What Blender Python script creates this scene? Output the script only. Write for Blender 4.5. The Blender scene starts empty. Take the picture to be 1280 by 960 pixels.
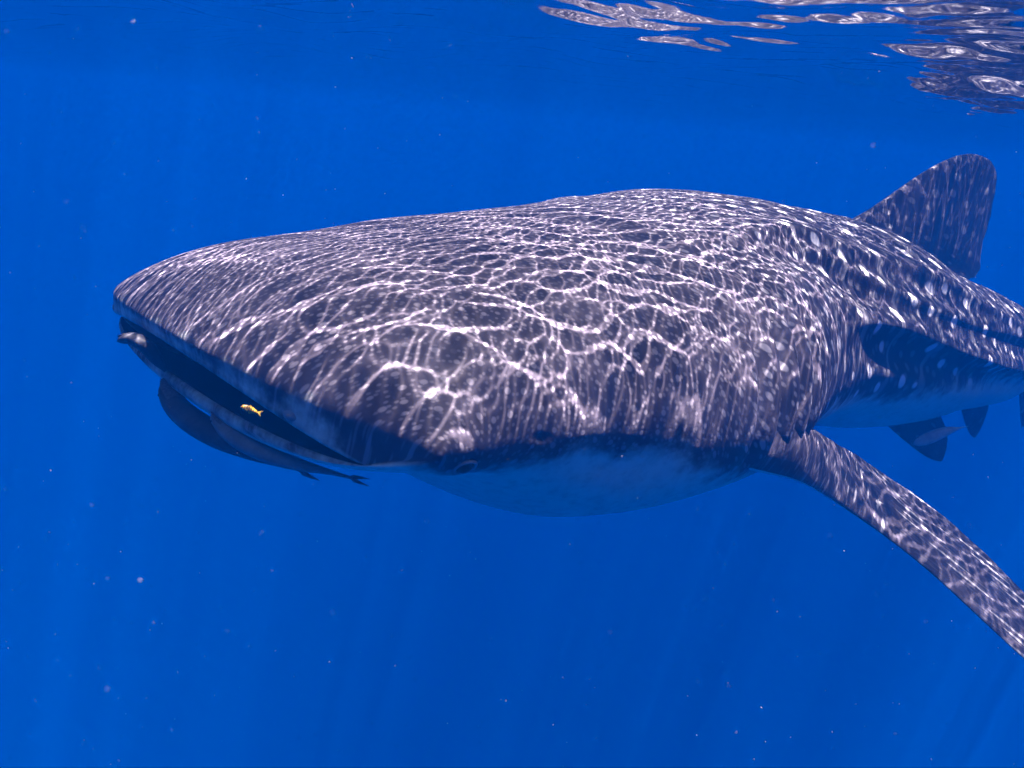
import bpy, math, random
import numpy as np
from mathutils import Matrix, Vector

SC = bpy.context.scene
COL = SC.collection
rng = np.random.default_rng(11)
random.seed(11)

# ------------------------------------------------------------------ camera
# world: X right, Y away, Z up; the mean water surface is z = 0
CAM_DEPTH = 0.175
PITCH, ROLL = math.radians(18.3), math.radians(5.0)
UPC = np.array([math.sin(ROLL) * math.cos(PITCH), -math.cos(ROLL) * math.cos(PITCH), -math.sin(PITCH)])
FW = np.array([0., 0., 1.])
WZ = UPC
WY = FW - FW.dot(UPC) * UPC
WY /= np.linalg.norm(WY)
WX = np.cross(WY, WZ)
A = np.stack([WX, WY, WZ])                 # camera frame (right, down, forward) -> world
CAM = np.array([0., 0., -CAM_DEPTH])
cam_data = bpy.data.cameras.new('camera')
cam = bpy.data.objects.new('camera', cam_data)
COL.objects.link(cam)
rt, dn, fw = A[:, 0], A[:, 1], A[:, 2]
cam.matrix_world = Matrix(((rt[0], -dn[0], -fw[0], CAM[0]), (rt[1], -dn[1], -fw[1], CAM[1]),
                           (rt[2], -dn[2], -fw[2], CAM[2]), (0, 0, 0, 1)))
cam_data.sensor_width = 36.0
cam_data.lens = 36.0 * 1000.0 / 1280.0
cam_data.clip_start = 0.02
cam_data.clip_end = 600
cam_data.dof.use_dof = True
cam_data.dof.focus_distance = 1.75
cam_data.dof.aperture_fstop = 7.0
SC.camera = cam

# ------------------------------------------------------------------ sky, sun, exposure
SUN_EL, SUN_AZ = math.radians(79.8), math.radians(76.8)    # azimuth measured from +Y (north) clockwise
world = bpy.data.worlds.new('World')
SC.world = world
world.use_nodes = True
wn = world.node_tree
sky = wn.nodes.new('ShaderNodeTexSky')
sky.sky_type = 'NISHITA'
sky.sun_disc = False
sky.sun_elevation = SUN_EL
sky.sun_rotation = SUN_AZ
bg = wn.nodes['Background']
bg.inputs['Strength'].default_value = 0.05
wn.links.new(sky.outputs['Color'], bg.inputs['Color'])
sun_data = bpy.data.lights.new('sun', 'SUN')
sun_data.energy = 5.0
sun_data.angle = math.radians(0.45)
sun_data.color = (1.0, 0.86, 0.90)
sun = bpy.data.objects.new('sun', sun_data)
COL.objects.link(sun)
to_sun = Vector((math.sin(SUN_AZ) * math.cos(SUN_EL), math.cos(SUN_AZ) * math.cos(SUN_EL), math.sin(SUN_EL)))
sun.rotation_euler = to_sun.to_track_quat('Z', 'Y').to_euler()
sun.location = (0, 0, 20)
SC.view_settings.view_transform = 'Standard'
SC.view_settings.look = 'None'
SC.view_settings.exposure = 1.45
SC.view_settings.gamma = 1.0
SC.view_settings.use_curve_mapping = False
cy = SC.cycles
cy.max_bounces = 8
cy.diffuse_bounces = 2
cy.glossy_bounces = 3
cy.transmission_bounces = 4
cy.volume_bounces = 3
cy.transparent_max_bounces = 12
cy.sample_clamp_indirect = 3.0
cy.use_denoising = True
cy.caustics_reflective = False
cy.caustics_refractive = False

# ------------------------------------------------------------------ helpers
def tag(o, label=None, cat=None, group=None, kind=None):
    if label: o['label'] = label
    if cat: o['category'] = cat
    if group: o['group'] = group
    if kind: o['kind'] = kind
    return o


def empty(name, parent=None):
    o = bpy.data.objects.new(name, None)
    COL.objects.link(o)
    o.empty_display_size = 0.1
    o.parent = parent
    return o


def build(name, verts, faces, material, parent=None, smooth=True, attrs=None):
    me = bpy.data.meshes.new(name)
    v = np.asarray(verts, np.float32).reshape(-1, 3)
    if isinstance(faces, np.ndarray):
        n = faces.shape[1]
        me.vertices.add(len(v)); me.vertices.foreach_set('co', v.ravel())
        me.loops.add(faces.size); me.loops.foreach_set('vertex_index', faces.ravel().astype(np.int32))
        me.polygons.add(len(faces))
        me.polygons.foreach_set('loop_start', np.arange(0, faces.size, n, dtype=np.int32))
        me.update(calc_edges=True)
        me.validate()
    else:
        me.from_pydata(v.tolist(), [], faces)
        me.update()
    me.polygons.foreach_set('use_smooth', np.full(len(me.polygons), smooth, bool))
    for k, a in (attrs or {}).items():
        a = np.asarray(a, np.float32)
        if a.ndim == 1 or a.shape[-1] == 1:
            at = me.attributes.new(k, 'FLOAT', 'POINT'); at.data.foreach_set('value', a.ravel())
        else:
            at = me.attributes.new(k, 'FLOAT_VECTOR', 'POINT'); at.data.foreach_set('vector', a.reshape(-1, 3).ravel())
    me.materials.append(material)
    o = bpy.data.objects.new(name, me)
    COL.objects.link(o)
    o.parent = parent
    return o


def tube_faces(nr, nt, flip=False):
    i = np.arange(nr - 1)[:, None]; j = np.arange(nt)[None, :]
    a = i * nt + j; b = i * nt + (j + 1) % nt; c = (i + 1) * nt + (j + 1) % nt; d = (i + 1) * nt + j
    f = np.stack([a, b, c, d], -1).reshape(-1, 4)
    return f[:, ::-1] if flip else f


def pchip(xs, ys, x):
    xs = np.asarray(xs, float); ys = np.asarray(ys, float); h = np.diff(xs)
    sh = (-1,) + (1,) * (ys.ndim - 1)
    d = np.diff(ys, axis=0) / h.reshape(sh)
    m = np.zeros_like(ys); m[0] = d[0]; m[-1] = d[-1]
    for i in range(1, len(xs) - 1):
        m[i] = (d[i - 1] * h[i] + d[i] * h[i - 1]) / (h[i - 1] + h[i])
    x = np.clip(np.asarray(x, float), xs[0], xs[-1])
    i = np.clip(np.searchsorted(xs, x, side='right') - 1, 0, len(xs) - 2)
    t = (x - xs[i]) / h[i]; hh = h[i]
    if ys.ndim > 1: t = t[..., None]; hh = hh[..., None]
    return (2*t**3 - 3*t**2 + 1) * ys[i] + (t**3 - 2*t**2 + t) * hh * m[i] + (-2*t**3 + 3*t**2) * ys[i + 1] + (t**3 - t**2) * hh * m[i + 1]


def sstep(a, b, x):
    t = np.clip((x - a) / (b - a), 0, 1)
    return t * t * (3 - 2 * t)


class Nodes:
    def __init__(self, name):
        self.m = bpy.data.materials.new(name)
        self.m.use_nodes = True
        self.t = self.m.node_tree
        self.n = self.t.nodes
        for x in list(self.n): self.n.remove(x)
        self.out = self.n.new('ShaderNodeOutputMaterial')

    def new(self, kind, **kw):
        x = self.n.new(kind)
        for k, v in kw.items():
            if hasattr(x, k): setattr(x, k, v)
            else: self.set(x.inputs[k.replace('_', ' ')], v)
        return x

    def set(self, sock, v):
        if isinstance(v, bpy.types.NodeSocket): self.t.links.new(v, sock)
        else: sock.default_value = v

    def math(self, op, a, b=None, c=None, clamp=False):
        x = self.n.new('ShaderNodeMath'); x.operation = op; x.use_clamp = clamp
        for i, v in enumerate((a, b, c)):
            if v is not None: self.set(x.inputs[i], v)
        return x.outputs[0]

    def smooth(self, v, lo, hi, a=0., b=1.):
        x = self.n.new('ShaderNodeMapRange'); x.interpolation_type = 'SMOOTHSTEP'
        for k, q in (('Value', v), ('From Min', lo), ('From Max', hi), ('To Min', a), ('To Max', b)): self.set(x.inputs[k], q)
        return x.outputs['Result']

    def mix(self, f, a, b):
        x = self.n.new('ShaderNodeMix'); x.data_type = 'RGBA'
        self.set(x.inputs[0], f); self.set(x.inputs[6], a); self.set(x.inputs[7], b)
        return x.outputs[2]

    def noise(self, vec, scale, detail=3., rough=.5, dist=0.):
        x = self.n.new('ShaderNodeTexNoise')
        if vec is not None: self.set(x.inputs['Vector'], vec)
        x.inputs['Scale'].default_value = scale; x.inputs['Detail'].default_value = detail
        x.inputs['Roughness'].default_value = rough; x.inputs['Distortion'].default_value = dist
        return x

    def surface(self, s): self.t.links.new(s, self.out.inputs['Surface']); return self.m


def rgb(r, g, b): return (r, g, b, 1.0)


# ------------------------------------------------------------------ waves: one height field for the surface's shape and for how it bends the sunlight
TILE = 3.0
BANDS = ((.85, .100), (.26, .072), (.11, .060), (.050, .050), (.0235, .036), (.012, .013))


def wave_spectrum(M, seed=3):
    """Fourier amplitudes of the sea surface: swell ripples everywhere, fine ripples in gusty patches."""
    r = np.random.default_rng(seed)
    k1 = np.fft.fftfreq(M, 1 / M) * 2 * np.pi / TILE
    kx, ky = np.meshgrid(k1, k1, indexing='ij'); k = np.hypot(kx, ky); k[0, 0] = 1
    lam = 2 * np.pi / k; ang = np.arctan2(ky, kx)

    def white():                                    # the same waves at any grid size
        n = min(M, 512); q = np.zeros((M, M), complex)
        a = r.normal(size=(n, n)) + 1j * r.normal(size=(n, n)); m = n // 2
        q[:m, :m] = a[:m, :m]; q[-m:, :m] = a[-m:, :m]; q[:m, -m:] = a[:m, -m:]; q[-m:, -m:] = a[-m:, -m:]
        return q
    H = np.zeros((M, M), complex)
    for i, (l0, sl) in enumerate(BANDS):
        B = np.exp(-(np.log(lam / l0) / .34) ** 2 / 2) * (.10 + .90 * np.cos(ang - .35 - .55 * i) ** 4) / k ** 2
        h = B * white(); h[0, 0] = 0
        g = np.exp(-(np.log(lam / .75) / .4) ** 2 / 2) * white(); g[0, 0] = 0
        g = np.real(np.fft.ifft2(g)); g = np.exp(.42 * np.clip(g / g.std(), -2, 2) * (i > 0))
        h = np.fft.fft2(np.real(np.fft.ifft2(h)) * g)
        gx = np.real(np.fft.ifft2(1j * kx * h)); gy = np.real(np.fft.ifft2(1j * ky * h))
        H += h * sl / np.sqrt((gx ** 2 + gy ** 2).mean())
    return H, kx, ky, lam


def focus_map(N, depth):
    """Sunlight refracted by the waves and gathered at a depth: the light's density, mean 1."""
    M = N // 2
    H, kx, ky, _ = wave_spectrum(M)

    def up(F, n):
        Z = np.zeros((n, n), complex); m = M // 2
        Z[:m, :m] = F[:m, :m]; Z[-m:, :m] = F[-m:, :m]; Z[:m, -m:] = F[:m, -m:]; Z[-m:, -m:] = F[-m:, -m:]
        return np.real(np.fft.ifft2(Z)) * (n / M) ** 2
    n = N * 3 // 2
    gx = up(1j * kx * H, n).astype(np.float32); gy = up(1j * ky * H, n).astype(np.float32)
    i = np.arange(n, dtype=np.float32) * (N / n); s = .25 * depth * N / TILE
    px = (i[:, None] - s * gx).ravel(); py = (i[None, :] - s * gy).ravel()
    x0 = np.floor(px); y0 = np.floor(py); fx = px - x0; fy = py - y0
    x0 = x0.astype(np.int64) % N; y0 = y0.astype(np.int64) % N; x1 = (x0 + 1) % N; y1 = (y0 + 1) % N
    I = np.zeros(N * N)
    for a, b, w in ((x0, y0, (1 - fx) * (1 - fy)), (x1, y0, fx * (1 - fy)), (x0, y1, (1 - fx) * fy), (x1, y1, fx * fy)):
        I += np.bincount(a * N + b, weights=w, minlength=N * N)
    return I.reshape(N, N) * (N / n) ** 2


NC = 2560
focus = focus_map(NC, .42)
img = bpy.data.images.new('sunlight_focus', NC, NC, alpha=False, float_buffer=True)
img.colorspace_settings.name = 'Non-Color'
buf = np.ones((NC, NC, 4), np.float32)
buf[..., :3] = focus.T[..., None]           # rows run along Y
img.pixels.foreach_set(buf.ravel())
img.update()
img.pack()

# water surface: total reflection at grazing angles, see-through in the window overhead, the sun's focus pattern put into its transparent colour
w = Nodes('rippled_water')
geo = w.new('ShaderNodeNewGeometry')
uv = w.new('ShaderNodeVectorMath', operation='MULTIPLY')
w.set(uv.inputs[0], geo.outputs['Position']); uv.inputs[1].default_value = (1 / TILE, 1 / TILE, 0)
tex = w.new('ShaderNodeTexImage'); tex.image = img; tex.extension = 'REPEAT'; tex.interpolation = 'Linear'
w.set(tex.inputs['Vector'], uv.outputs[0])
lw = w.new('ShaderNodeLayerWeight'); lw.inputs['Blend'].default_value = 0.5
fac = w.smooth(lw.outputs['Facing'], .30, .38)
tr = w.new('ShaderNodeBsdfTransparent'); w.set(tr.inputs['Color'], tex.outputs['Color'])
gl = w.new('ShaderNodeBsdfAnisotropic'); gl.inputs['Roughness'].default_value = 0.045; gl.inputs['Color'].default_value = rgb(.85, .85, .85)
mx = w.new('ShaderNodeMixShader'); w.set(mx.inputs[0], fac); w.set(mx.inputs[1], tr.outputs[0]); w.set(mx.inputs[2], gl.outputs[0])
M_WATER = w.surface(mx.outputs[0])

Hs, kx_, ky_, lam_ = wave_spectrum(512)
hmap = np.real(np.fft.ifft2(Hs * (lam_ > .05)))


def height(x, y):
    u = (x / TILE * 512) % 512; v = (y / TILE * 512) % 512
    i = np.floor(u).astype(int); j = np.floor(v).astype(int); a = u - i; b = v - j
    g = lambda p, q: hmap[p % 512, q % 512]
    return g(i, j) * (1 - a) * (1 - b) + g(i + 1, j) * a * (1 - b) + g(i, j + 1) * (1 - a) * b + g(i + 1, j + 1) * a * b


def axis(c0, c1, step, far):
    mid = list(np.arange(c0, c1 + 1e-6, step))
    hi = []; d = step; p = c1
    while p < far: d *= 1.06; p += d; hi.append(min(p, far))
    lo = []; d = step; p = c0
    while p > -far: d *= 1.06; p -= d; lo.append(max(p, -far))
    return np.array(lo[::-1] + mid + hi)


gx_ = axis(-2.5, 4.5, .016, 78.); gy_ = axis(.6, 8., .016, 78.)
GX, GY = np.meshgrid(gx_, gy_, indexing='ij')
fade = 1.0
GZ = height(GX, GY) * fade
nx, ny = GX.shape
ii = np.arange(nx - 1)[:, None]; jj = np.arange(ny - 1)[None, :]
q = np.stack([ii * ny + jj, (ii + 1) * ny + jj, (ii + 1) * ny + jj + 1, ii * ny + jj + 1], -1).reshape(-1, 4)
surf = build('water_surface', np.stack([GX, GY, GZ], -1), q, M_WATER)
tag(surf, 'rippled underside of the sea surface along the top of the picture', 'sea surface', kind='structure')

# the sea itself: one closed box of even water round camera and scene
hz = Nodes('sea_water')
pv = hz.new('ShaderNodeVolumePrincipled')
pv.inputs['Color'].default_value = rgb(.0, .102, .455)
pv.inputs['Density'].default_value = 0.11
pv.inputs['Anisotropy'].default_value = -0.24
pv.inputs['Absorption Color'].default_value = rgb(0, 0, 0)
hz.t.links.new(pv.outputs[0], hz.out.inputs['Volume'])
bx = 80.; z0, z1 = -45., .22
bv = [(x, y, z) for z in (z0, z1) for x, y in ((-bx, -bx), (bx, -bx), (bx, bx), (-bx, bx))]
bf = [(3, 2, 1, 0), (4, 5, 6, 7), (0, 1, 5, 4), (1, 2, 6, 5), (2, 3, 7, 6), (3, 0, 4, 7)]
tag(build('haze', bv, bf, hz.m, smooth=False), 'clear deep blue sea water fading everything far away', 'sea water', kind='stuff')

# ------------------------------------------------------------------ materials of the animals
def skin_material():
    k = Nodes('spotted_shark_skin')
    sp = k.new('ShaderNodeAttribute', attribute_name='spot_uv')          # x: along the body, y: round it, in spot cells
    me = k.new('ShaderNodeAttribute', attribute_name='skin_m')           # the same in metres, z: distance above the pale belly
    sx = k.new('ShaderNodeSeparateXYZ'); k.set(sx.inputs[0], sp.outputs['Vector'])
    sm = k.new('ShaderNodeSeparateXYZ'); k.set(sm.inputs[0], me.outputs['Vector'])
    tc = k.new('ShaderNodeTexCoord')
    wob = k.noise(tc.outputs['Object'], 6., 2.)
    # spots: jittered rows and columns
    vo = k.new('ShaderNodeTexVoronoi', voronoi_dimensions='2D', feature='F1')
    k.set(vo.inputs['Vector'], sp.outputs['Vector']); vo.inputs['Scale'].default_value = 1.0; vo.inputs['Randomness'].default_value = .42
    sep = k.new('ShaderNodeSeparateColor'); k.set(sep.inputs[0], vo.outputs['Color'])
    rad = k.math('MULTIPLY_ADD', sep.outputs[0], .07, .115)
    wd = k.math('MULTIPLY_ADD', wob.outputs['Fac'], .12, k.math('SUBTRACT', vo.outputs['Distance'], .06))
    spot = k.smooth(k.math('SUBTRACT', wd, rad), -.045, .045, 1., 0.)
    on = k.smooth(sep.outputs[1], .12, .2)
    spot = k.math('MULTIPLY', spot, on)
    # smaller faint specks between
    vo2 = k.new('ShaderNodeTexVoronoi', voronoi_dimensions='2D', feature='F1')
    k.set(vo2.inputs['Vector'], sp.outputs['Vector']); vo2.inputs['Scale'].default_value = 2.3; vo2.inputs['Randomness'].default_value = .9
    sp2 = k.math('MULTIPLY', k.smooth(vo2.outputs['Distance'], .12, .30, .6, 0.), k.smooth(sm.outputs[0], .9, 1.8, 1., .25))
    # thin pale bars between the columns of spots
    fr = k.math('ABSOLUTE', k.math('SUBTRACT', k.math('FRACT', k.math('ADD', k.math('MULTIPLY', sx.outputs[0], .5), k.math('MULTIPLY', wob.outputs['Fac'], .55))), .5))
    bar = k.math('MULTIPLY', k.smooth(fr, .02, .07, .22, 0.), k.smooth(sm.outputs[0], .9, 1.6))
    ga = k.new('ShaderNodeAttribute', attribute_name='spot_gain')
    bar = k.math('MULTIPLY', bar, k.smooth(ga.outputs['Fac'], .8, .95))
    pat = k.math('MULTIPLY', k.math('MAXIMUM', k.math('MAXIMUM', spot, sp2), bar), ga.outputs['Fac'])
    mot = k.noise(tc.outputs['Object'], 9., 4., .6)
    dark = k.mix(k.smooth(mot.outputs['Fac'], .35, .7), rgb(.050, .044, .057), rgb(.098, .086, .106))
    dark = k.mix(k.smooth(sm.outputs[0], 1.2, 2.2), dark, rgb(.024, .022, .032))  # skin darkened towards the tail to dim the sun pattern there
    pale = k.mix(k.smooth(sm.outputs[0], .7, 2.0), rgb(.24, .22, .25), rgb(.72, .72, .75))
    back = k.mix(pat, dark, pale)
    bl = k.noise(tc.outputs['Object'], 14., 4., .65)
    edge = k.math('MULTIPLY_ADD', k.math('SUBTRACT', bl.outputs['Fac'], .5), .24, sm.outputs[2])
    belly = k.noise(tc.outputs['Object'], 40., 4., .7)
    bel = k.mix(k.smooth(belly.outputs['Fac'], .4, .75), rgb(.58, .70, .64), rgb(.42, .52, .48))
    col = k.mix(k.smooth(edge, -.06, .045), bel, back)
    fine = k.noise(tc.outputs['Object'], 130., 4., .65)
    mid = k.noise(tc.outputs['Object'], 22., 3., .6)
    hgt = k.math('MULTIPLY_ADD', mid.outputs['Fac'], 2.5, fine.outputs['Fac'])
    bp = k.new('ShaderNodeBump'); bp.inputs['Strength'].default_value = .22; bp.inputs['Distance'].default_value = .004
    k.set(bp.inputs['Height'], hgt)
    pr = k.new('ShaderNodeBsdfPrincipled')
    k.set(pr.inputs['Base Color'], col); pr.inputs['Roughness'].default_value = .55
    pr.inputs['Specular IOR Level'].default_value = .12
    k.set(pr.inputs['Normal'], bp.outputs[0])
    return k.surface(pr.outputs[0])


def plain(name, c1, c2, scale=20., rough=.5, spec=.2, bump=.1):
    k = Nodes(name)
    tc = k.new('ShaderNodeTexCoord')
    nz = k.noise(tc.outputs['Object'], scale, 4., .6)
    pr = k.new('ShaderNodeBsdfPrincipled')
    k.set(pr.inputs['Base Color'], k.mix(k.smooth(nz.outputs['Fac'], .3, .7), rgb(*c1), rgb(*c2)))
    pr.inputs['Roughness'].default_value = rough; pr.inputs['Specular IOR Level'].default_value = spec
    bp = k.new('ShaderNodeBump'); bp.inputs['Strength'].default_value = bump; bp.inputs['Distance'].default_value = .003
    k.set(bp.inputs['Height'], nz.outputs['Fac']); k.set(pr.inputs['Normal'], bp.outputs[0])
    return k.surface(pr.outputs[0])


M_SKIN = skin_material()
M_LINING = plain('mouth_lining', (.020, .018, .024), (.035, .03, .04), 9., .7)
M_EYE = plain('eye_black', (.006, .006, .008), (.012, .012, .016), 60., .12, .5, 0.)
M_RIM = plain('eye_rim_skin', (.34, .32, .35), (.26, .25, .27), 60., .5)
M_PIT_SHADE = plain('pit_shade', (.015, .014, .02), (.03, .028, .035), 40., .7)
M_LIPSKIN = plain('pale_lip_skin', (.26, .28, .29), (.18, .20, .21), 30., .6)
M_REMORA = plain('remora_skin', (.035, .035, .043), (.07, .07, .08), 26., .5)
M_GREYREMORA = plain('grey_remora_skin', (.13, .14, .15), (.20, .21, .22), 26., .5)
M_PALEREMORA = plain('pale_remora_skin', (.28, .29, .30), (.40, .41, .42), 26., .5)
M_FIN = plain('remora_fin_membrane', (.07, .07, .085), (.13, .13, .15), 60., .55)
M_DISC = plain('sucker_disc', (.16, .15, .15), (.08, .075, .08), 200., .6, .2, .5)

# ------------------------------------------------------------------ whale shark (its own frame: x to the tail, y to its left, z up)
S = np.array([0.42, 0.80, 1.20, 1.60, 2.10, 2.60, 3.10, 3.60, 4.20, 4.90, 5.40])
PW = [0.5261, 0.5895, 0.6168, 0.5798, 0.5163, 0.4409, 0.3671, 0.3053, 0.2374, 0.1468, 0.1085]
PT = [0.1063, 0.1824, 0.24, 0.322, 0.3653, 0.4047, 0.3511, 0.3294, 0.2927, 0.2137, 0.1829]
PB = [-0.223, -0.4049, -0.4091, -0.3944, -0.3493, -0.3532, -0.3192, -0.2953, -0.2579, -0.1789, -0.1379]
PZ = [-0.1, -0.12, -0.13, -0.1, -0.05, -0.02, 0.0, 0.0, 0.0, 0.0, 0.02]
PCY = [0.096, 0.0684, 0.0479, -0.0429, -0.0617, -0.0021, 0.0461, 0.0257, 0.0533, 0.0498, 0.0312]
PCZ = [-0.0157, 0.0051, 0.0381, 0.0469, 0.0441, 0.0176, -0.0038, -0.0079, -0.015, -0.0177, -0.013]
LIPC = [0.178, 0.107, 0.53, -0.104, -0.168, 0.037, -0.196]
CRESTC = [0.17, 0.172, 0.630, -0.086, -0.128]
TK = .22
SHARK_R = np.array([[0.73369, 0.65637, 0.17572], [0.00241, 0.2561, -0.96665], [0.67948, -0.70964, -0.18632]])
SHARK_T = np.array([-0.7211, -0.1881, 1.2355])


def spow(a, p): return np.sign(a) * np.abs(a) ** p


def section(s, th):
    W, T, B, Z = (pchip(S, k, s) for k in (PW, PT, PB, PZ))
    nt = np.interp(s, [0.4, 1.2, 2.2, 3.5], [2.3, 2.25, 2.1, 2.0]); nb = np.interp(s, [0.4, 1.5, 3], [2.0, 2.1, 2.0])
    c, sn = np.cos(th), np.sin(th); n = np.where(sn >= 0, nt, nb)
    y = W * spow(c, 2 / n); z = Z + np.where(sn >= 0, T - Z, Z - B) * spow(sn, 2 / n)
    return np.stack([s + 0 * th, y + pchip(S, PCY, s), z + pchip(S, PCZ, s)], -1)


def lip_curve(th, x0, dx, yc, zu, zc, pw=.6):
    c, sn = np.cos(th), np.sin(th)
    y = yc * spow(c, .8); e = 1 - np.abs(y / yc) ** 2.4
    return np.stack([x0 + dx * (1 - e ** .75), y, zc + (zu - zc) * e ** pw], -1), e


def lip(th):
    x0, dx, yc, zu, zc, lx, zd = LIPC
    U, e = lip_curve(th, x0, dx, yc, zu, zc, 1.0); D, _ = lip_curve(th, x0, dx, yc, zd, zc)
    D[..., 0] += lx * e
    return np.where((np.sin(th) >= 0)[..., None], U, D), e


def head(t, th):
    """from the lip (t 0) over the overhanging edge of the snout's flat top (t TK) to the first body section (t 1)"""
    E_ = section(np.full_like(th, .42), th)

    def parts(th):
        L = lip(th)[0]; E = section(np.full_like(th, .42), th); K = lip_curve(th, *CRESTC)[0]
        ph = t * np.pi / 2; pb = np.clip((t - TK) / (1 - TK), 0, 1); tk = np.clip(t / TK, 0, 1); qb = pb * np.pi / 2
        base = L + (E - L) * np.stack([1 - np.cos(ph), np.sin(ph) ** .85, np.sin(ph) ** .85], -1)
        a = .55 * (1 - np.cos(qb)) + .45 * pb; b = np.sin(pb * 1.22) / math.sin(1.22)
        lo = L + (K - L) * np.stack([tk ** 1.2, tk ** 1.2, tk ** .9], -1)
        hi = K + (E - K) * np.stack([a, b, b], -1)
        return base, np.where((t < TK)[..., None], lo, hi)
    base, U = parts(th)
    b0, u0 = parts(np.where(np.cos(th) >= 0, 0., np.pi))
    d = np.abs(np.arctan2(np.sin(th), np.abs(np.cos(th))))
    return np.where((np.sin(th) >= 0)[..., None], U, base + (u0 - b0) * np.exp(-(d / .35) ** 2)[..., None])


NT = 352
TH = np.linspace(-np.pi, np.pi, NT, endpoint=False)
L0, E0 = lip(TH)
tang = np.roll(L0, -1, 0) - np.roll(L0, 1, 0)
pl = L0[:, :2] - np.array([.62, 0.]); pn = -pl / np.linalg.norm(pl, axis=1, keepdims=True)      # inward in plan
upper = np.sin(TH) >= 0
rr = np.where(upper, .012, .012) * np.clip(E0, 0, 1) ** .5
rings, sval, tval = [], [], []
# mouth interior, from the throat to the lip
lipin = L0.copy(); lipin[:, :2] += pn * rr[:, None]; lipin[:, 2] += np.where(upper, -1, 1) * rr
TE = section(np.full_like(TH, .85), TH); tc_ = np.array([.85, .03, -.10]); TE = tc_ + (TE - tc_) * .62
for u in (1.0, .98, .9, .75, .6, .45, .32, .2, .11, .05):
    g = u ** .55 * .9
    p = lipin + (TE - lipin) * np.array([u, g, g])
    if u == 1.0: p = tc_ + (p - tc_) * .02
    rings.append(p); sval.append(0.0)
N_IN = len(rings)
for a in np.linspace(np.pi / 2, 0, 6):
    p = L0.copy(); p[:, :2] += pn * (rr * (1 - np.cos(a)))[:, None] if a > 0 else 0
    p[:, 2] += np.where(upper, -1, 1) * rr * np.sin(a)
    rings.append(p); sval.append(.16)
for t in np.linspace(0, 1, 64)[1:]:
    rings.append(head(np.full_like(TH, t), TH)); sval.append(.16 + .26 * t); tval.append(t)
for s in np.linspace(.42, 5.4, 400)[1:]:
    rings.append(section(np.full_like(TH, s), TH)); sval.append(s)
last = rings[-1]; cen = last.mean(0)
for q_, dx in ((.7, .05), (.3, .08), (.01, .085)):
    rings.append(cen + (last - cen) * q_ + np.array([dx, 0, 0])); sval.append(5.45)
X = np.array(rings); sval = np.array(sval)
NR = len(X)
# round off the corner where the snout's edge runs out at the eye
hi_ = N_IN + 6 + 90
wgt = np.exp(-((np.abs(np.arctan2(np.sin(TH), np.abs(np.cos(TH))))) / .42) ** 2)[None, :, None]
rg = (sstep(N_IN + 6, N_IN + 12, np.arange(NR)) * (1 - sstep(hi_ - 30, hi_, np.arange(NR))))[:, None, None]
for _ in range(190):
    av = (np.roll(X, 1, 1) + np.roll(X, -1, 1)) / 2
    X = X + (av - X) * wgt * rg * .6
    av = X.copy(); av[1:-1] = (X[:-2] + X[2:]) / 2
    X = X + (av - X) * rg * .06


def normals(X):
    du = np.gradient(X, axis=0)
    dv = np.roll(X, -1, 1) - np.roll(X, 1, 1)
    n = np.cross(dv, du); n /= np.linalg.norm(n, axis=-1, keepdims=True) + 1e-12
    return n


nrm = normals(X)
mid = X[N_IN + 120]
if ((nrm[N_IN + 120] * (mid - mid.mean(0))).sum(-1)).mean() < 0: nrm = -nrm
arc = np.cumsum(np.linalg.norm(np.diff(X, axis=1, prepend=X[:, -1:]), axis=-1), axis=1)
itop = np.argmin(np.abs(TH - np.pi / 2))
arc = arc - arc[:, itop:itop + 1]                    # metres round from the back's midline
girth = np.linalg.norm(np.diff(X, axis=1, append=X[:, :1]), axis=-1).sum(1)
# ridges along the flanks
THm = np.where(TH > np.pi / 2, np.pi - TH, np.where(TH < -np.pi / 2, -np.pi - TH, TH))   # fold right side onto left
disp = np.zeros(X.shape[:2])
RIDGES = (([1.2, 1.55, 1.83, 2.06, 2.4, 2.8, 3.6, 5.4], [1.06, .94, .785, .72, .66, .62, .60, .6], .022, (1.0, 1.6)),
          ([1.4, 1.55, 1.78, 1.95, 2.10, 2.38, 2.66, 3.08, 5.4], [.88, .82, .673, .563, .492, .40, .366, .39, .36], .022, (1.3, 1.8)),
          ([1.5, 1.86, 2.15, 2.50, 2.97, 3.97, 5.4], [.33, .287, .217, .130, .051, -.106, -.2], .036, (1.5, 2.2)))
bod = sval > .42
for xs, ts, hh, (r0, r1) in RIDGES:
    tr_ = pchip(xs, ts, np.clip(sval, xs[0], xs[-1]))
    amp = hh * sstep(r0, r1, sval) * bod * np.clip(1.3 - sval / 6, .3, 1)
    rad = girth[:, None] / (2 * np.pi)
    dl = (THm[None, :] - tr_[:, None]) * rad
    disp += amp[:, None] * (np.exp(-(dl / np.where(dl > 0, .055, .022)) ** 2) - .75 * np.exp(-((dl + .075) / .05) ** 2))
# hollow behind the eye, swelling of the shoulder above the pectoral fin
disp += -.016 * np.exp(-((THm[None, :] + .22) / .22) ** 2) * (sstep(.46, .66, sval) * (1 - sstep(.74, .88, sval)))[:, None]
dl_ = THm[None, :] + .20
disp += .003 * np.exp(-(dl_ / np.where(dl_ > 0, .34, .13)) ** 2) * (sstep(.80, 1.0, sval) * (1 - sstep(1.15, 1.45, sval)))[:, None]
# five gill slits
for s0 in (1.02, 1.095, 1.17, 1.24, 1.30):
    sl = sval[:, None] - (s0 + .05 * (THm[None, :] - .1) ** 2)
    wnd = sstep(-.30, -.15, THm[None, :]) * (1 - sstep(.42, .58, THm[None, :]))
    disp += -.014 * np.exp(-(sl / .011) ** 2) * wnd + .006 * np.exp(-((sl + .03) / .018) ** 2) * wnd
# eye socket, spiracle pit, nostril swelling; slight lumps of the head
EYE_T, EYE_TH = .80, -.215


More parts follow.
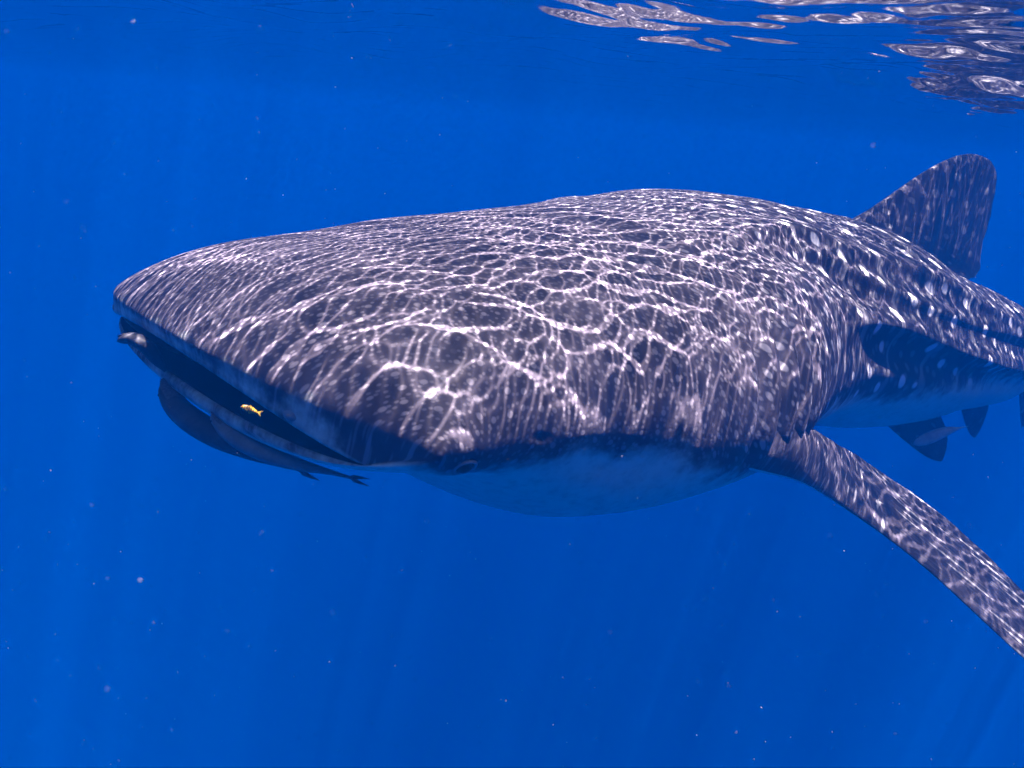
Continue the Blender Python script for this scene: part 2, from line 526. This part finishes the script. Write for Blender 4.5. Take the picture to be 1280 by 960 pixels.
def on_grid(t, th, left):
    th = th if left else (np.pi - th if th >= 0 else -np.pi - th)
    i = N_IN + 5 + int(round(t * 63)); j = np.argmin(np.abs(TH - th))
    return X[i, j].copy(), nrm[i, j].copy()


FACE = []
for left in (True, False):
    e, en = on_grid(EYE_T, EYE_TH, left)
    d = np.linalg.norm(X - e, axis=-1)
    disp += .015 * np.exp(-(d / .055) ** 2) - .010 * np.exp(-(d / .014) ** 2)
    e2 = on_grid(69.5 / 63, .0, left)[0]
    d2 = np.linalg.norm((X - e2) * np.array([1, 1, 1.4]), axis=-1)
    disp += -.006 * np.exp(-(d2 / .009) ** 2) + .001 * np.exp(-(d2 / .04) ** 2)
    FACE.append((left, e + en * .0055, en, e2))
lump = sum(a * np.sin(X[..., 0] * fx + p1) * np.sin(X[..., 1] * fy + p2) for a, fx, fy, p1, p2 in
           ((.0015, 7, 9, .3, 1.), (.0015, 13, 11, 2., .4), (.001, 23, 19, 1., 2.)))
disp += lump * bod[:, None]
disp[:N_IN + 6] = 0
X = X + nrm * disp[..., None]

# skin coordinates
CELL_S = [0., .5, .9, 1.3, 1.7, 2.3, 4, 6]
CELL_U = [.026, .028, .040, .070, .125, .185, .20, .18]                                  # metres per spot cell along the body
CELL_V = [.026, .028, .038, .060, .090, .118, .12, .11]                                  # and round it
cell = np.interp(sval, CELL_S, CELL_V)
s_f = np.linspace(-.2, 7, 2000)
u_f = np.concatenate([[0], np.cumsum(np.diff(s_f) / np.interp(s_f[1:], CELL_S, CELL_U))])
U_of = lambda s: np.interp(s, s_f, u_f)
THC_S = [.16, .38, .466, .54, .63, .80, .86, .95, 1.3, 1.65, 2.2, 2.77, 4.0, 5.5]
THC = [-.02, -.36, -.30, -.15, -.11, -.09, -.14, -.24, -.42, -.24, -.40, -.25, -.26, -.3]
thc = pchip(THC_S, THC, np.clip(sval, .16, 5.5))
above = (THm[None, :] - thc[:, None]) * (girth[:, None] / (2 * np.pi))
tq = np.concatenate([np.zeros(N_IN + 6), tval, np.ones(NR - N_IN - 6 - len(tval))])
t0 = .06 - .25 * (1 - sstep(.25, .6, np.abs(THm)))  # dark back colour drawn down to the lip, painting shade under the snout
ah = np.minimum((tq[:, None] - t0[None, :]) * .30, .2)
ah = np.where(upper[None, :], ah, np.minimum(ah, above))
above = np.where(sval[:, None] < .42, np.minimum(ah, .2), above)
above[:N_IN + 6] = -.004
above = np.where((~upper[None, :]) & (tq[:, None] < .12) & (np.abs(THm[None, :]) > .3), np.maximum(above, .006 - tq[:, None] * .25), above)  # lower lip rim darkened in the skin colour to stand in for shade
spot_uv = np.stack([U_of(X[..., 0]), arc / cell[:, None], 0 * arc], -1)
skin_m = np.stack([X[..., 0], arc, above], -1)

shark = empty('whale_shark')
tag(shark, 'huge spotted whale shark swimming towards the left with rippling sunlight on its back', 'whale shark')
faces = tube_faces(NR, NT, flip=True)
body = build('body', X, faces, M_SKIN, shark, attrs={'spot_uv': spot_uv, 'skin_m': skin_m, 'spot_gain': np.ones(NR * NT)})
body.data.materials.append(M_LINING)
mi = np.zeros(len(faces), np.int32); mi[:(N_IN + 1) * NT] = 1
body.data.polygons.foreach_set('material_index', mi)


def smooth_line(P, n, it=2):
    P = np.asarray(P, float)
    d = np.concatenate([[0], np.cumsum(np.linalg.norm(np.diff(P, axis=0), axis=1))])
    Q = pchip(d / d[-1], P, np.linspace(0, 1, n))
    for _ in range(it * 4):
        R = Q.copy(); R[1:-1] = (Q[:-2] + 2 * Q[1:-1] + Q[2:]) / 4; Q = R
    return Q


def fin(name, LE, TE, th0, flare, parent, normal, mat=None, nu=70, nv=40, gain=.13, under_at=-.2, reach=None, under=1.):
    """Airfoil sections between a leading and a trailing edge; the root flares out into the body."""
    LE = smooth_line(LE, nu); TE = smooth_line(TE, nu)
    normal = np.asarray(normal, float); normal /= np.linalg.norm(normal)
    v = np.linspace(0, np.pi, nv // 2 + 1); vc = (1 - np.cos(v)) / 2
    vv = np.concatenate([vc, vc[-2:0:-1]]); sg = np.concatenate([np.ones(len(vc)), -np.ones(len(vc) - 2)])
    prof = np.sqrt(np.clip(vv, 0, 1)) * (1 - vv) * 2.2 + .0
    R = []; A_ = []; K = []
    span = np.concatenate([[0], np.cumsum(np.linalg.norm(np.diff((LE + TE) / 2, axis=0), axis=1))])
    for i in range(nu):
        u = span[i] / span[-1]; ch = TE[i] - LE[i]
        fl = flare * math.exp(-(span[i] / (reach or flare * 1.8)) ** 2)
        th = np.linalg.norm(ch) * .055 * (1 - .45 * u) * th0 + .002 + fl
        if i >= nu - 4: th *= (nu - 1 - i) / 4 * .9 + .02
        p = LE[i] + ch * vv[:, None] + normal * (sg * prof * np.where(sg > 0, th, th - fl * (1 - under)))[:, None]
        # a slightly ragged trailing edge
        p += ch * (.012 * math.sin(i * .9) * math.sin(i * .37 + 1) * vv ** 4)[:, None]
        R.append(p)
        A_.append(np.stack([vv * 0 + p[:, 0], span[i] + vv * 0 + 3., np.where(sg > 0, .2, under_at)], -1))
    R = np.array(R); A_ = np.array(A_)
    flip = np.cross(R[5, nv // 4] - R[5, 0], R[8, 0] - R[5, 0]).dot(normal) > 0
    cl = np.interp(R[..., 0], [1.0, 1.8, 2.6, 4], [.07, .06, .09, .10])
    uvs = np.stack([U_of(R[..., 0]) * (.1 if False else 1), (A_[..., 1] + 1.7 * (1 - np.sign(A_[..., 2]))) / cl, 0 * cl], -1)
    return build(name, R, tube_faces(nu, nv, flip=not flip), mat or M_SKIN, parent, attrs={'spot_uv': uvs, 'skin_m': A_, 'spot_gain': np.full(nu * nv, gain)})


def xz(pairs, y=0.0):
    return [(a, y, b) for a, b in pairs]


D_LE = [[2.3739, -0.016, 0.296], [2.5133, -0.0172, 0.3918], [2.613, -0.0176, 0.4403], [2.6729, -0.0177, 0.4657], [2.7327, -0.018, 0.495], [2.8125, -0.0184, 0.5385], [2.9321, -0.019, 0.6042], [3.0717, -0.0197, 0.68], [3.2113, -0.0202, 0.7458], [3.3709, -0.0205, 0.8078], [3.4907, -0.0204, 0.8405], [3.5706, -0.0202, 0.8549], [3.6406, -0.0198, 0.8613], [3.7006, -0.0195, 0.8637]]
D_TE = [[3.4143, -0.0074, 0.2221], [3.5138, -0.0085, 0.3027], [3.7637, -0.0074, 0.3292], [3.9536, -0.0065, 0.3473], [3.9984, -0.0068, 0.3776], [3.9481, -0.0084, 0.4353], [3.9375, -0.0105, 0.5252], [3.9421, -0.0122, 0.6052], [3.9367, -0.0138, 0.6751], [3.9263, -0.0154, 0.7451], [3.9059, -0.0168, 0.8049], [3.8708, -0.0177, 0.8347], [3.8106, -0.0185, 0.8544], [3.7606, -0.0191, 0.8631]]
fin('dorsal_fin', D_LE, D_TE, 1.0, .075, shark, (0, 1, 0), under_at=.2)
D2 = [((4.850, 0.170), (5.250, 0.130)), ((4.950, 0.230), (5.350, 0.160)), ((5.100, 0.330), (5.430, 0.210)), ((5.220, 0.400), (5.440, 0.310)), ((5.300, 0.430), (5.420, 0.390)), ((5.350, 0.440), (5.390, 0.435))]
fin('second_dorsal_fin', xz([d[0] for d in D2], .035), xz([d[1] for d in D2], .035), 1.0, .03, shark, (0, 1, 0), nu=30, under_at=.2)
AN = [((4.05, -.20), (4.40, -.18)), ((4.13, -.27), (4.52, -.25)), ((4.25, -.36), (4.60, -.30)), ((4.37, -.43), (4.60, -.37)), ((4.46, -.47), (4.57, -.44)), ((4.51, -.48), (4.53, -.478))]
fin('anal_fin', xz([d[0] for d in AN], .03), xz([d[1] for d in AN], .03), 1.0, .03, shark, (0, 1, 0), nu=30, under_at=.2)
PEC_LE = [[0.84, 0.56, -0.1], [0.9957, 0.6251, -0.1693], [1.0287, 0.6585, -0.1759], [1.1178, 0.6703, -0.1912], [1.2757, 0.6546, -0.2265], [1.4221, 0.6375, -0.2717], [1.5855, 0.6257, -0.3284], [1.7484, 0.6691, -0.4008], [1.7981, 0.7646, -0.4504], [1.8327, 0.8833, -0.5177], [1.8723, 1.0184, -0.5965], [1.9618, 1.1731, -0.6906], [2.1114, 1.316, -0.7766]]
PEC_TE = [[1.1955, 0.5631, -0.063], [1.2261, 0.598, -0.0846], [1.3321, 0.5956, -0.1181], [1.4562, 0.5821, -0.151], [1.6411, 0.5608, -0.2005], [1.8755, 0.5338, -0.2627], [2.0285, 0.6015, -0.3327], [2.0881, 0.7011, -0.3841], [2.1168, 0.8127, -0.4476], [2.1224, 0.9323, -0.5189], [2.1369, 1.1028, -0.6261], [2.1514, 1.306, -0.7666]]
pn_ = np.cross(np.array([.5, .75, -.42]), np.array([.40, -.10, .10])); pn_ = pn_ * np.sign(pn_[2])
fin('pectoral_fin', PEC_LE, PEC_TE, 1.15, .096, shark, pn_, gain=.36, reach=.30, under=.25)
mir = lambda P: [(a, -b, c) for a, b, c in P]
pm_ = pn_ * np.array([1, -1, 1])
fin('pectoral_fin', mir(PEC_LE), mir(PEC_TE), 1.15, .096, shark, pm_, gain=.36, reach=.30, under=.25)
PL_LE = [[2.7962, 0.1185, -0.2388], [2.9162, 0.181, -0.3117], [3.0363, 0.2181, -0.3703], [3.1463, 0.2549, -0.4188], [3.2363, 0.2781, -0.4448], [3.2863, 0.2815, -0.4474]]
PL_TE = [[3.4361, 0.1228, -0.235], [3.5162, 0.175, -0.3084], [3.4963, 0.2057, -0.3479], [3.4363, 0.2413, -0.3924], [3.3763, 0.2615, -0.4223], [3.3163, 0.2786, -0.4453]]
pl_ = np.cross(np.array([.5, .5, -.7]), np.array([1., 0, 0])); pl_ = pl_ * np.sign(pl_[1])
fin('pelvic_fin', PL_LE, PL_TE, .8, .03, shark, pl_, nu=30, under_at=.2)
fin('pelvic_fin', mir(PL_LE), mir(PL_TE), .8, .03, shark, pl_ * np.array([1, -1, 1]), nu=30, under_at=.2)
CU = [((4.95, .05), (5.45, .03)), ((5.25, .16), (5.62, .02)), ((5.55, .42), (5.86, .20)), ((5.85, .72), (6.12, .50)), ((6.12, 1.0), (6.32, .86)), ((6.28, 1.16), (6.34, 1.10))]
CL = [((4.65, .08), (5.18, .09)), ((4.90, -.06), (5.32, .03)), ((5.10, -.20), (5.36, -.10)), ((5.28, -.36), (5.44, -.30)), ((5.40, -.46), (5.46, -.44))]
tf = fin('tail_fin', xz([d[0] for d in CU], .015), xz([d[1] for d in CU], .015), .9, .03, shark, (0, 1, 0), nu=40, under_at=.2)
fin('tail_lobe', xz([d[0] for d in CL], .015), xz([d[1] for d in CL], .015), .9, .03, shark, (0, 1, 0), nu=40, under_at=.2)


def ellipsoid(name, c, r, mat, parent, axes=None, nu=18, nv=28):
    a = np.linspace(-np.pi / 2, np.pi / 2, nu); b = np.linspace(0, 2 * np.pi, nv, endpoint=False)
    p = np.stack([np.cos(a)[:, None] * np.cos(b), np.cos(a)[:, None] * np.sin(b), np.sin(a)[:, None] + 0 * b], -1) * np.array(r)
    if axes is not None: p = p @ np.array(axes)
    return build(name, p + np.array(c), tube_faces(nu, nv), mat, parent)


def ring(name, c, ax, R_, r, mat, parent, sq=1.0):
    ax = np.array(ax, float); ax /= np.linalg.norm(ax)
    e1 = np.cross(ax, (0, 0, 1.)); e1 /= np.linalg.norm(e1); e2 = np.cross(e1, ax)
    a = np.linspace(0, 2 * np.pi, 40, endpoint=False); b = np.linspace(0, 2 * np.pi, 12, endpoint=False)
    rad = np.cos(a)[:, None] * e1 + np.sin(a)[:, None] * e2 * sq
    p = np.array(c) + rad[:, None, :] * (R_ + r * np.cos(b))[None, :, None] + ax * (r * np.sin(b))[None, :, None]
    p = np.concatenate([p, p[:1]])
    return build(name, p, tube_faces(41, 12), mat, parent)


# eyes with a fold of skin round them, spiracles, nostrils
for left, e, en, e2 in FACE:
    ball = ellipsoid('eye', e - en * .001, (.0145, .0145, .0145), M_EYE, shark)
    ring('eyelid', e + en * .006, en, .0170, .0026, M_RIM, ball, .82)
    sgn = 1 if left else -1
    ellipsoid('spiracle', e2 - np.array([0, .0075 * sgn, 0]), (.008, .004, .005), M_PIT_SHADE, shark)  # dark plug standing in for the shade inside the pit
    nz, _ = lip(np.array([.80 if left else np.pi - .80]))
    ellipsoid('nostril', nz[0] + np.array([.013, 0, .004]), (.014, .026, .014), M_LIPSKIN, shark)

shark.matrix_world = Matrix.LocRotScale(Vector(CAM + A @ SHARK_T), Matrix((A @ SHARK_R).tolist()), None)
SW = np.array(A @ SHARK_R); SO = CAM + A @ SHARK_T


# ------------------------------------------------------------------ remoras
def remora(label, path, width, up, mat=None, pale=False, group='remoras riding on the shark', h=.8):
    """path in shark coordinates from snout to tail; up = side that carries the sucker disc"""
    root = empty('remora')
    tag(root, label, 'remora', group)
    n = 40; C = smooth_line(path, n, 1)
    base = C[0].copy()
    tg = np.gradient(C, axis=0); tg /= np.linalg.norm(tg, axis=1, keepdims=True)
    up = np.asarray(up, float); up = up / np.linalg.norm(up)
    sd = np.cross(tg, up); sd /= np.linalg.norm(sd, axis=1, keepdims=True); vp = np.cross(sd, tg)
    u = np.linspace(0, 1, n)
    wd = width / 2 * pchip([0, .04, .12, .25, .45, .7, .88, 1], [.12, .55, .85, 1., .92, .55, .22, .10], u)
    hd = wd * pchip([0, .2, .5, 1], [.55, .8, 1.0, 1.1], u) * h
    nt = 24; a = np.linspace(0, 2 * np.pi, nt, endpoint=False)
    P = C[:, None] + sd[:, None] * (wd[:, None] * np.cos(a))[..., None] + vp[:, None] * (hd[:, None] * np.sin(a))[..., None]
    P = np.concatenate([P[:1].mean(1, keepdims=True) + (P[:1] - P[:1].mean(1, keepdims=True)) * .02, P, P[-1:].mean(1, keepdims=True) + (P[-1:] - P[-1:].mean(1, keepdims=True)) * .02])
    mb, mf = (M_PALEREMORA, M_PALEREMORA) if pale else (mat or M_REMORA, M_FIN)
    build('body', P - base, tube_faces(len(P), nt), mb, root)
    # sucker disc on top of the head
    i0 = 4; e = np.stack([tg[i0], sd[i0], vp[i0]])
    Ld = np.linalg.norm(C[-1] - C[0])
    ellipsoid('sucker_disc', C[i0] + vp[i0] * hd[i0] * .9 - base, (Ld * .11, wd[i0] * .8, hd[i0] * .25), M_DISC, root, e)

    def blade(name, i, direction, length, chord, sweep):
        i = int(i); o = C[i] - base; d = np.asarray(direction); t = tg[i]
        pts = []
        m = 10
        for k in range(m):
            f = k / (m - 1)
            c0 = o + d * length * f + t * sweep * f; cw = chord * (1 - f ** 1.6 * .8)
            th = .0016 * (1 - .7 * f); nn = np.cross(t, d)
            pts.append([c0, c0 + t * cw * .4 + nn * th, c0 + t * cw, c0 + t * cw * .4 - nn * th])
        build(name, np.array(pts), tube_faces(m, 4), mf, root)
    ws = width
    blade('dorsal_fin', n * .58, vp[int(n * .58)], ws * .22, Ld * .20, Ld * .06)
    blade('anal_fin', n * .58, -vp[int(n * .58)], ws * .22, Ld * .20, Ld * .06)
    for sgn in (1, -1):
        blade('pectoral_fin', n * .24, (sd[int(n * .24)] * sgn - vp[int(n * .24)] * .5) / 1.12, ws * .40, Ld * .07, Ld * .09)
        ellipsoid('eye', C[3] + sd[3] * sgn * wd[3] * .95 - base, (ws * .05,) * 3, M_EYE, root, nu=8, nv=12)
    m = 9; pts = []
    for k in range(m):
        f = k / (m - 1) * 2 - 1
        c0 = C[-1] - base - tg[-1] * Ld * .03 + vp[-1] * f * ws * .14; cw = Ld * (.05 + .045 * abs(f) ** 1.3)
        st = tg[-1] * Ld * .03 * abs(f)
        pts.append([c0 + st, c0 + st + tg[-1] * cw * .5 + sd[-1] * .0015, c0 + st + tg[-1] * cw, c0 + st + tg[-1] * cw * .5 - sd[-1] * .0015])
    build('tail_fin', np.array(pts), tube_faces(m, 4), mf, root)
    root.matrix_world = Matrix.LocRotScale(Vector(SO + SW @ base), Matrix(SW.tolist()), None)
    return root


CS = -SHARK_R.T @ SHARK_T                      # where the camera stands, in the shark's frame
PATHS = {'r1': [[0.215, -0.0564, -0.206], [0.219, -0.0039, -0.2306], [0.2311, 0.1099, -0.2437], [0.245, 0.221, -0.2409], [0.2571, 0.3154, -0.2338], [0.2701, 0.382, -0.2257]], 'r2': [[0.2248, 0.1496, -0.2036], [0.2293, 0.2142, -0.2181], [0.244, 0.2927, -0.2225], [0.2631, 0.3734, -0.2181], [0.2819, 0.4383, -0.2092], [0.294, 0.4836, -0.2037]], 'r3': [[0.141, -0.0882, -0.1398], [0.1598, -0.0729, -0.1298], [0.1786, -0.0525, -0.139], [0.1992, -0.0544, -0.1638], [0.2287, -0.0743, -0.1953]], 'r4': [[2.9177, 0.2866, -0.3504], [2.9796, 0.3104, -0.323], [3.0896, 0.3244, -0.2971], [3.2436, 0.34, -0.278]]}
remora('dark remora clinging under the far half of the lower lip, lowest of the two there', PATHS['r1'], .054, (0, .05, 1.))
remora('remora with paler flank pressed along the near half of the lower lip', PATHS['r2'], .038, (0, .05, 1.), mat=M_GREYREMORA)
remora('small remora at the far corner of the mouth with sunlight on its back', PATHS['r3'], .036, (0.2, -.2, 1.))
remora('pale slim remora lying against the pelvic fin', PATHS['r4'], .048, (0, -.9, -.4), pale=True)


# ------------------------------------------------------------------ little yellow fish at the mouth
def striped():
    k = Nodes('black_banded_yellow_scales')
    at = k.new('ShaderNodeAttribute', attribute_name='along')
    tc = k.new('ShaderNodeTexCoord')
    nz = k.noise(tc.outputs['Object'], 160., 2.)
    f = k.math('FRACT', k.math('ADD', k.math('MULTIPLY', at.outputs['Fac'], 7.5), k.math('MULTIPLY', nz.outputs['Fac'], .25)))
    b = k.smooth(k.math('ABSOLUTE', k.math('SUBTRACT', f, .5)), .15, .24)
    pr = k.new('ShaderNodeBsdfPrincipled')
    k.set(pr.inputs['Base Color'], k.mix(b, rgb(.03, .02, .01), rgb(.48, .26, .010)))
    pr.inputs['Roughness'].default_value = .4
    return k.surface(pr.outputs[0])


def trevally(label, pos, dirv, upv, length):
    root = empty('trevally')
    tag(root, label, 'fish')
    t = np.asarray(dirv, float); t /= np.linalg.norm(t)
    s = np.cross(t, upv); s /= np.linalg.norm(s); v = np.cross(s, t)
    n, nt = 26, 20; u = np.linspace(0, 1, n); a = np.linspace(0, 2 * np.pi, nt, endpoint=False)
    hd = length * .18 * pchip([0, .05, .2, .4, .7, .93, 1], [.05, .45, .85, 1., .62, .17, .14], u); wd = hd * .42
    C = (u - .5)[:, None] * length * -t
    C = C + v * (np.sin(u * 5) * length * .006)[:, None]
    P = C[:, None] + s * (wd[:, None] * np.cos(a))[..., None] + v * (hd[:, None] * np.sin(a))[..., None]
    ms = striped(); my = plain('yellow_fin_membrane', (.85, .55, .05), (.6, .36, .03), 80., .5)
    build('body', P, tube_faces(n, nt, True), ms, root, attrs={'along': np.repeat(u, nt)})

    def blade(name, P3):
        P3 = np.array(P3); pts = []
        th = s * length * .006
        f = len(P3)
        vs = [p for p in P3 + th] + [p for p in P3 - th]
        fs = [tuple(range(f)), tuple(range(2 * f - 1, f - 1, -1))] + [(i, i + f, (i + 1) % f + f, (i + 1) % f) for i in range(f)]
        build(name, np.array(vs), fs, my, root, smooth=False)
    L = length; q = lambda x, z: -t * (x - .5) * L + v * z * L
    blade('dorsal_fin', [q(.38, .16), q(.46, .25), q(.56, .20), q(.92, .05), q(.88, .03)])
    blade('anal_fin', [q(.48, -.16), q(.54, -.25), q(.62, -.19), q(.92, -.05), q(.88, -.03)])
    blade('tail_fin', [q(.97, .02), q(1.2, .17), q(1.10, 0), q(1.2, -.17), q(.97, -.02)])
    for sg in (1, -1):
        ellipsoid('eye', q(.09, .035) + s * sg * wd[3] * .9, (L * .028,) * 3, M_EYE, root, nu=8, nv=12)
        o = q(.27, -.03) + s * sg * wd[8] * .95
        vs = np.array([o, o - t * L * .12 + s * sg * L * .05 - v * L * .05, o - t * L * .10 + s * sg * L * .04 + v * L * .01, o + s * sg * L * .008 + v * L * .02])
        build('pectoral_fin', np.concatenate([vs, vs + s * sg * L * .008]), [(0, 1, 2, 3), (7, 6, 5, 4), (0, 4, 5, 1), (1, 5, 6, 2), (2, 6, 7, 3), (3, 7, 4, 0)], my, root, smooth=False)
    root.matrix_world = Matrix.LocRotScale(Vector(SO + SW @ np.array(pos)), Matrix(SW.tolist()), None)


FISH = {'p': [0.1377, 0.4632, -0.1053], 'd': [-0.024, -0.0107, 0.007]}
trevally('tiny bright yellow fish with black bands at the open mouth', FISH['p'], FISH['d'], (0, 0, 1), .0225)

# ------------------------------------------------------------------ plankton and bubbles drifting in the water
def specks():
    k = Nodes('plankton_speck')
    oi = k.new('ShaderNodeNewGeometry')
    pr = k.new('ShaderNodeBsdfPrincipled')
    k.set(pr.inputs['Base Color'], k.mix(oi.outputs['Random Per Island'], rgb(.46, .40, .40), rgb(.55, .56, .58)))
    pr.inputs['Roughness'].default_value = .5
    return k.surface(pr.outputs[0])


ov = np.array([(1, 0, 0), (-1, 0, 0), (0, 1, 0), (0, -1, 0), (0, 0, 1), (0, 0, -1)], float)
of = np.array([(0, 2, 4), (2, 1, 4), (1, 3, 4), (3, 0, 4), (2, 0, 5), (1, 2, 5), (3, 1, 5), (0, 3, 5)])
NP_ = 1000
d = .35 * (7.5 / .35) ** rng.random(NP_) ** .75
px = (rng.random(NP_) - .5) * 1.5; py = (rng.random(NP_) - .5) * 1.15
pts = np.stack([px * d, py * d, d], 1) @ A.T + CAM
size = .00042 * np.exp(rng.normal(size=NP_) * .42) * np.clip(d / 1.2, .35, 3)
keep = pts[:, 2] < -.08
pts, size = pts[keep], size[keep]
VV = (ov[None] * (size[:, None, None] * (.6 + .8 * rng.random((len(pts), 6, 1)))) + pts[:, None]).reshape(-1, 3)
FF = (of[None] + 6 * np.arange(len(pts))[:, None, None]).reshape(-1, 3)
tag(build('plankton', VV, FF, specks(), smooth=False), 'pale specks of plankton drifting through the blue water', 'plankton', kind='stuff')
